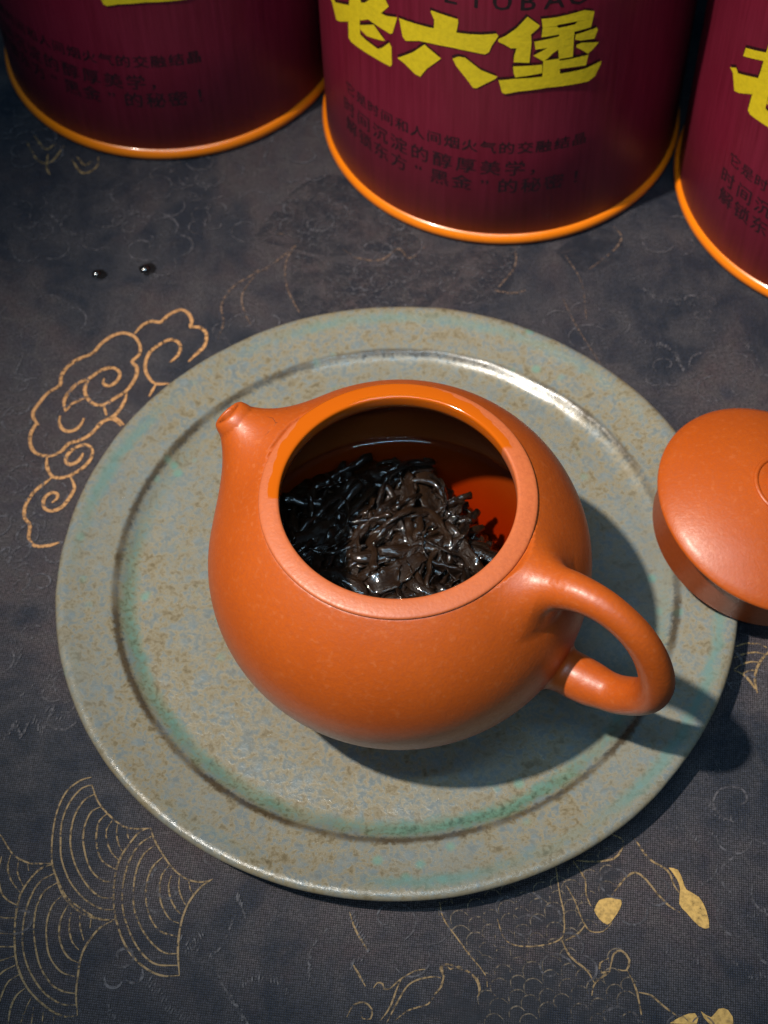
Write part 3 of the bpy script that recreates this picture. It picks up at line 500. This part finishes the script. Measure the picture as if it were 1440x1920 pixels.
def f_handle(x, y, z):
    d = np.full(np.shape(x), 40.0)
    m = x > 22
    xm, ym, zm = x[m], y[m], z[m]; best = np.full(xm.shape, 1e9); rad = np.zeros(xm.shape)
    for i in range(len(_hp)-1):
        a, e = _hp[i], _hp[i+1]-_hp[i]
        t = np.clip(((xm-a[0])*e[0]+(zm-a[2])*e[2])/(e@e), 0, 1)
        q = (xm-a[0]-t*e[0])**2+ym**2+(zm-a[2]-t*e[2])**2
        k = q < best; best = np.where(k, q, best); rad = np.where(k, _hr[i]+(_hr[i+1]-_hr[i])*t, rad)
    dm = np.sqrt(best)-rad
    dm = smin(dm, roundcone(xm, ym, zm, (37, 0, 26.2), (48, 0, 26.5), 6.0, 4.2), 2.5)
    d[m] = dm; return d
def f_spout(x, y, z): return roundcone(x, y, z, SP_A, SP_B, 15.5, 4.4)
def f_pot(x, y, z):
    b = ellip(x, y, z, BA, BB, BZ)
    s = f_spout(x, y, z)
    d = smin(b, s, 9.5)
    h = f_handle(x, y, z)
    kk = 1.6 + 7.0*np.clip((46-x)/10, 0, 1)*np.clip((z-38)/14, 0, 1)
    d = smin(d, h, kk)
    d = smax(d, 0.1-z, 2.0)
    # mouth of the spout: cut flat, bored through
    tip = np.array(SP_B) + SP_N*2.5
    pl_ = (x-tip[0])*SP_N[0]+(y-tip[1])*SP_N[1]+(z-tip[2])*SP_N[2]
    d = smax(d, pl_, .5)
    q = np.array(SP_B) - SP_D*16
    bore = roundcone(x, y, z, tuple(q), tuple(np.array(SP_B)+SP_N*8), 2.45, 2.6)
    d = smax(d, -bore, .5)
    # hollow, opening
    inn = ellip(x, y, z, BA-3.2, BB-3.2, BZ)
    inn = np.maximum(inn, 3.2-z)
    d = np.maximum(d, -inn)
    rr = np.sqrt(x*x+y*y)
    d = np.maximum(d, -np.maximum(rr-25.6, 40-z))
    d = smax(d, z-61.25-np.maximum(0, rr-29.1)*.9, .3)
    return d
V, NRM, Q = surface_nets(f_pot, (-52, -46, -2), (71, 46, 66), 0.62)
POTC, POTZ, PA = (0.9, -16.4), 6.5, R(-34.5)
pot = thing('teapot', 'orange clay teapot without its lid, standing on the glazed plate', 'teapot', (*POTC, POTZ), (0, 0, PA))
cen = V[Q].mean(1)
hd = f_handle(cen[:, 0], cen[:, 1], cen[:, 2]); bd = ellip(cen[:, 0], cen[:, 1], cen[:, 2], BA, BB, BZ)
is_h = (hd < .6) & (bd > 1.2) & (cen[:, 0] > 25)
is_s = (bd > 1.0) & (cen[:, 0] < -20)
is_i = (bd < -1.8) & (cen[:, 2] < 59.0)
for nm, mk, mt in (('body', ~(is_h | is_s | is_i), CLAY), ('handle', is_h, CLAY), ('spout', is_s, CLAY), ('inner_wall', is_i, SHADEWALL)):
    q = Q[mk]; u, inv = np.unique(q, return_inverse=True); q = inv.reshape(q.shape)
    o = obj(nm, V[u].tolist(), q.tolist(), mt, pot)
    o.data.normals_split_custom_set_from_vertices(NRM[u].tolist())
# rim ring: the matt seat of the lid
RP = [(24.75, 58.8), (24.65, 60), (24.65, 61.9), (24.72, 62.25), (24.95, 62.5), (25.4, 62.55), (26.8, 62.36), (28.2, 62.06), (28.7, 61.92), (28.95, 61.7), (29.0, 61.35), (28.8, 61.0), (27, 60.5), (25.2, 58.4)]
vs, fs = lathe(RP, 200, True)
rim = obj('rim', vs, fs, RIMCLAY, pot); rim.rotation_euler = (0, 0, -PA)
# hairline crack at the root of the spout
def onsurf(p_):
    p_ = np.array([p_], float)
    for _ in range(6):
        v = f_pot(*p_.T); g = np.stack([(f_pot(*(p_+d).T)-f_pot(*(p_-d).T))/.04 for d in (np.eye(3)*.02)], 1)
        p_ = p_ - (v/((g*g).sum(1)+1e-6))[:, None]*g
    return p_[0], g[0]/np.linalg.norm(g[0])
def crack(pts, w0):
    vs, fs = [], []
    P = spline([(a, b, 60 - abs(a)*.05) for a, b in pts], .35); n = len(P)
    pr = [onsurf((q.x + .18*noise.noise(Vector((q.x*1.7, q.y*1.7, 1))), q.y + .25*noise.noise(Vector((q.x*1.9, q.y*1.9, 5))), q.z)) for q in P]
    for i in range(n):
        d = pr[min(i+1, n-1)][0]-pr[max(i-1, 0)][0]; s = np.cross(d, pr[i][1]); s = s/(np.linalg.norm(s)+1e-9)
        h = w0*(.35+.65*min(1, min(i, n-1-i)/4))
        for sg in (-1, 1): vs.append(tuple(pr[i][0]+pr[i][1]*.02+s*sg*h))
    for i in range(n-1): fs.append((2*i, 2*i+2, 2*i+3, 2*i+1))
    return obj('hairline_crack', vs, fs, CRACK, pot, False)
crack([(-28.6, 1.6), (-30.2, 2.2), (-32.0, 2.0), (-33.6, 2.6), (-35.2, 2.2)], .055)
crack([(-31.6, 2.1), (-31.4, 0.2), (-31.9, -1.4)], .04)

# ------------------------------------------------------------------ tea and tea leaves
TZ = 27.5                                # level above the foot
prof = []
for k in range(26):
    z = 3.6 + (TZ-3.6)*k/25
    prof.append(((BA-3.35)*math.sqrt(max(0, 1-((z-BZ)/(BB-3.35))**2)), z))
rw = prof[-1][0]
prof = [(0.01, 3.6)] + prof + [(rw, TZ+2.0), (rw-.4, TZ+1.5), (rw-1.0, TZ+1.02), (rw-1.8, TZ+.60), (rw-2.8, TZ+.28), (rw-4.0, TZ+.08), (rw-5.5, TZ), (20, TZ), (10, TZ), (0.01, TZ)]
vs, fs = lathe(prof, 96, False)
tea = obj('tea', [(x, y, z) for x, y, z in vs], fs, TEA)
tea.location = Vector((*POTC, POTZ))*MM
tag(tea, 'dark red-brown tea filling the open teapot', 'tea')

leaves = thing('steeped_tea_leaves', 'heap of wet dark brown tea leaves inside the teapot', 'tea leaves', (*POTC, POTZ))
rl = random.Random(11)
def leaf_mesh(i):
    kind = i % 6                          # twisted strands, broad folded leaves, thin stems
    if kind in (0, 1, 2): L, W, T = rl.uniform(13, 24), rl.uniform(1.05, 1.75), rl.uniform(.65, 1.0)
    elif kind in (3, 4): L, W, T = rl.uniform(9, 16), rl.uniform(1.7, 2.5), rl.uniform(.28, .45)
    else: L, W, T = rl.uniform(9, 17), rl.uniform(.5, .75), rl.uniform(.42, .6)
    n, m = 26, 10; vs, fs = [], []
    bend = rl.uniform(-1.5, 1.5); bz = rl.uniform(-.35, .35); tw = rl.uniform(-2.2, 2.2); ph = rl.uniform(0, 6); fold = rl.uniform(.4, 1.5)
    x = y = z = 0.0; a = -bend/2; e = -bz/2
    pts = []
    for k in range(n+1):
        pts.append((x, y, z)); ds = L/n
        x += math.cos(a)*ds; y += math.sin(a)*ds; z += math.sin(e)*ds
        a += bend*1.6/n + .12*math.sin(k*.7+ph); e += bz*1.5/n
    cx = sum(p_[0] for p_ in pts)/len(pts); cy = sum(p_[1] for p_ in pts)/len(pts); cz = sum(p_[2] for p_ in pts)/len(pts)
    for k, (px, py, pz) in enumerate(pts):
        t = k/n; wr = W*(math.sin(math.pi*min(1, .06+t*.9))**.30)*(1+.10*math.sin(k*1.1+ph)); d = pts[min(k+1, n)]; c = pts[max(k-1, 0)]
        dx, dy = d[0]-c[0], d[1]-c[1]; l = math.hypot(dx, dy) or 1; nx, ny = -dy/l, dx/l
        rot = tw*t+ph
        for j in range(m):
            th = 2*math.pi*j/m; u = math.cos(th)*wr; v = math.sin(th)*T*(1+.10*math.sin(k*1.3+j)) - fold*.35*u*u/W
            uu = u*math.cos(rot)-v*math.sin(rot); vv = u*math.sin(rot)+v*math.cos(rot)
            q = Vector((px-cx+nx*uu, py-cy+ny*uu, pz-cz+vv)); q += noise.noise_vector(q*.5+Vector((i*7, 0, 0)))*.34 + noise.noise_vector(q*1.5+Vector((i*3, 5, 0)))*.08
            vs.append(tuple(q))
    for k in range(n):
        for j in range(m):
            j2 = (j+1) % m; fs.append((k*m+j, k*m+j2, (k+1)*m+j2, (k+1)*m+j))
    fs.append(tuple(reversed(range(m)))); fs.append(tuple(n*m+j for j in range(m)))
    return vs, fs
protos = []
for i in range(24):
    o = obj('leaf', *leaf_mesh(i), LEAF, leaves); protos.append(o)
def heap(x, y):                          # height of the heap above the foot, by place
    k = .83*x + .56*y                    # falls away under the tea towards the back right
    h = TZ + 1.3 + 1.7*math.exp(-((x-4)**2+(y-2)**2)/260) + 1.2*noise.noise(Vector((x*.12, y*.12, 2)))
    return h - max(0, k-20.5)*1.6 - max(0, y-27)*.35
vs, fs = [], []                           # crushed leaf packed under the strands
for i in range(57):
    for j in range(57):
        x, y = (i-28)*1.25, (j-28)*1.25; r_ = math.hypot(x, y); k = min(1, 35.5/max(r_, 1e-6)); x, y = x*k, y*k
        vs.append((x, y, max(heap(x, y)-2.6, 8) + 1.1*noise.noise(Vector((x*.5, y*.5, 0))) + .5*noise.noise(Vector((x*1.3, y*1.3, 4)))))
for i in range(56):
    for j in range(56): fs.append((i*57+j, (i+1)*57+j, (i+1)*57+j+1, i*57+j+1))
tag(obj('leaf_mass', vs, fs, LEAF, leaves), kind='stuff')
used = 0
for layer, cnt, dz in ((0, 70, -2.2), (1, 115, -1.0), (2, 95, 0.1)):
    c = tries = 0
    while c < cnt:
        x, y = rl.uniform(-34, 34), rl.uniform(-12, 36); rr = math.hypot(x, y)
        z = heap(x, y)+dz+rl.uniform(-.5, .5)
        if rr > 32.5 or z < TZ-8: continue
        pi = used if used < 24 else rl.randrange(24)
        yaw = rl.gauss(R(42), .75) if rl.random() < .65 else rl.uniform(0, 6.3)
        rot = Matrix.Rotation(yaw, 3, 'Z') @ Matrix.Rotation(rl.gauss(0, .08), 3, 'Y') @ Matrix.Rotation(rl.uniform(-3, 3), 3, 'X'); s = rl.uniform(.85, 1.25)
        me = protos[pi].data; ends = [rot @ (me.vertices[k].co*(s/MM)) for k in (0, 130, len(me.vertices)-1)]
        if max(math.hypot(x+e.x, y+e.y) for e in ends) > 34.5 or max(e.z for e in ends) > 2.2 or max(.83*(x+e.x)+.56*(y+e.y) for e in ends) > 25.5:
            tries += 1
            if tries < 4000: continue
        if used < 24: o = protos[used]
        else:
            o = protos[pi].copy(); COL.objects.link(o); o.parent = leaves
        o.location = Vector((x, y, z))*MM
        o.rotation_euler = rot.to_euler(); o.scale = (s, s, s); used += 1; c += 1

# ------------------------------------------------------------------ lid
LT = math.atan(.27)
lid = thing('teapot_lid', 'orange clay teapot lid leaning on the plate edge beside the handle', 'lid', (86.7, 5.8, 9.2), (0, LT, 0))
LP = [(21.5, .6), (22, .1), (24.6, 0), (25.0, .4), (25.0, 11.6), (25.4, 12.1), (28.0, 12.3), (28.7, 12.7), (28.85, 13.3), (28.6, 13.9)]
for k in range(1, 15):
    r = 28.6*(1-k/16.5); LP.append((r, 13.9 + 9.2*(math.sqrt(max(0, 1-(r/41)**2))-math.sqrt(1-(28.6/41)**2))/(1-math.sqrt(1-(28.6/41)**2))))
zt = LP[-1][1]
LP += [(4.2, zt+.15)]
vs, fs = lathe(LP + [(3.0, zt-1.5), (3.0, 12.5), (15, 11), (20, 8), (21.2, 4)], 160, True)
obj('cover', vs, fs, CLAY, lid)
KP = [(.01, zt-1.0), (4.9, zt-1.0), (4.9, zt+.3), (4.6, zt+.9), (4.4, zt+1.5), (5.0, zt+2.4), (6.4, zt+3.6), (7.3, zt+5.2), (7.6, zt+7), (7.2, zt+9), (6.0, zt+10.9), (4.2, zt+12.2), (2.2, zt+12.8), (.01, zt+13)]
vs, fs = lathe(KP, 72, False)
obj('knob', vs, fs, CLAY, lid)
vs, fs = lathe([(8.2+.6*math.cos(a), zt-.45+.55*math.sin(a)) for a in [2*math.pi*k/10 for k in range(10)]], 72, True)
obj('knob_collar', vs, fs, CLAY, lid)

# ------------------------------------------------------------------ tins
RB, RR_, TH = 52.25, 53.5, 118.0
def wrap(pts, off, rot=0.0):
    return [((RB+off)*math.sin(R(a+rot)), -(RB+off)*math.cos(R(a+rot)), z) for a, z in pts]
def wrap_polys(name, polys, off, mat, parent, dof=.012, shift=(0, 0)):
    vs, fs = [], []
    for i, pg in enumerate(polys):
        bm = bmesh.new()
        f = bm.faces.new([bm.verts.new((a+shift[0], z+shift[1], 0)) for a, z in pg])
        bmesh.ops.triangulate(bm, faces=[f])
        lo = min(a for a, z in pg); hi = max(a for a, z in pg); x = math.floor(lo/2)*2
        while x < hi+2:
            bmesh.ops.bisect_plane(bm, geom=bm.verts[:]+bm.edges[:]+bm.faces[:], plane_co=(x, 0, 0), plane_no=(1, 0, 0)); x += 2
        bm.verts.index_update(); b = len(vs)
        vs += wrap([(v.co.x, v.co.y) for v in bm.verts], off+i*dof)
        fs += [tuple(b+v.index for v in f.verts) for f in bm.faces]
        bm.free()
    return obj(name, vs, fs, mat, parent, False)
def glyph(ch):
    cu = bpy.data.curves.new('g', 'FONT'); cu.body = ch; cu.size = 1.0; cu.resolution_u = 2
    o = bpy.data.objects.new('g', cu); COL.objects.link(o); bpy.context.view_layer.update()
    me = o.to_mesh(); vs = [(v.co.x, v.co.y) for v in me.vertices]; fs = [tuple(p_.vertices) for p_ in me.polygons]
    o.to_mesh_clear(); bpy.data.objects.remove(o); bpy.data.curves.remove(cu)
    return vs, fs
G = {}
def text_line(name, s, a0, da, z0, size, parent, mat, off=.03):
    vs, fs = [], []
    for i, ch in enumerate(s):
        if ch == ' ': continue
        if ch not in G: G[ch] = glyph(ch)
        gv, gf = G[ch]
        if not gv: continue
        b = len(vs); xs = [x for x, y in gv]; ys = [y for x, y in gv]
        mx = (min(xs)+max(xs))/2; my = .35 if ch not in '，“”！' else .35
        if ch == '，': mx += .3
        for k_, (ox, oy) in enumerate(((-.012, 0), (.012, .008), (0, -.008))):     # struck three times: heavy strokes
            b = len(vs)
            vs += wrap([(a0+da*i + math.degrees((x-mx+ox)*size/RB), z0+(y-my+oy)*size) for x, y in gv], off+.008*k_)
            fs += [tuple(b+k for k in f) for f in gf]
    return obj(name, vs, fs, mat, parent, False)

def make_tin(label, loc, rot):
    t = thing('tea_tin', label, 'tin', loc, (0, 0, R(rot)), 'maroon tea tins with orange rims')
    vs, fs = lathe([(.01, 2.0), (RB-.4, 2.0), (RB, 2.6), (RB, 40), (RB, 80), (RB, TH-4), (RB-.4, TH-3.6), (.01, TH-3.6)], 160, False)
    obj('paper_wrap', vs, fs, PAPER, t)
    rim_ = [(RB-1.6, .1)] + [(RR_-1.9+1.9*math.cos(a), 2.15+2.1*math.sin(a)) for a in [R(-80+16*k) for k in range(11)]] + [(RB-.1, 4.3), (RB-1.6, 4.2)]
    vs, fs = lathe(rim_, 160, True); obj('base_rim', vs, fs, ORANGE, t)
    vs, fs = lathe([(r, TH-.3-z) for r, z in rim_], 160, True); obj('top_rim', vs, [tuple(reversed(f)) for f in fs], ORANGE, t)
    vs, fs = lathe([(.01, TH-2.2), (RB-2.4, TH-2.2), (RB-1.8, TH-.9), (RB-2.4, TH-3.0), (.01, TH-3.2)], 96, False); obj('top_plate', vs, fs, SILVER, t)
    wrap_polys('brush_character_shadow', CHARS, .02, SHADEINK, t, .0025, (-.35, .75))
    wrap_polys('brush_character', CHARS, .09, YELLOW, t)
    text_line('printed_title', 'LIUBAO', -21.0, 6.9, 86.3, 7.4, t, BLACKINK)
    text_line('printed_line', '它是时间和人间烟火气的交融结晶', -58.0, 5.42, 37.6, 4.6, t, BLACKINK)
    text_line('printed_line', '时间沉淀的醇厚美学，', -59.2, 7.27, 30.0, 5.9, t, BLACKINK)
    text_line('printed_line', '解锁东方“黑金”的秘密！', -58.4, 6.95, 23.3, 5.9, t, BLACKINK)
    return t
(lx, ly), (cx_, cy_), (rx, ry) = TINS
make_tin('maroon tea tin with orange rim at the back left, farthest from the teapot', (lx, ly, 0), -5.5)
make_tin('maroon tea tin whose yellow characters show fully, behind the teapot', (cx_, cy_, 0), 0)
make_tin('maroon tea tin cut by the right edge of the picture, behind the lid', (rx, ry, 0), -3)
make_tin('maroon tea tin added out of view on the left to cast a shadow on the cloth', (-206, 118, 0), 20)  # extra unseen tin, added only to throw the shadow on the cloth

# ------------------------------------------------------------------ water drops on the cloth
for x, y, r, lab in ((-80.6, 106.1, 1.25, 'smaller left water drop on the dark cloth near the cloud print'), (-66.9, 107.2, 1.45, 'larger right water drop on the dark cloth near the cloud print')):
    prof = [(r*math.sin(R(a)), .35 + r*.75*math.cos(R(a))) for a in range(100, 0, -10)] + [(.01, .35+r*.75)]
    vs, fs = lathe([(.01, .3)] + prof, 32, False)
    d = thing('water_drop', lab, 'water drop', (x, y, 0), (0, 0, 0), 'water drops on the cloth')
    obj('drop', vs, fs, DROP, d)
    n = 40; vs = [(0, 0, .35)]
    for k in range(n):
        a = 2*math.pi*k/n; q = r*1.7*(1+.25*noise.noise(Vector((math.cos(a)*1.5, math.sin(a)*1.5, x)))); vs.append((q*math.cos(a)+.9, q*.8*math.sin(a), .35))
    obj('wet_ring', vs, [(0, k+1, (k+1) % n+1) for k in range(n)], WETC, d, False)
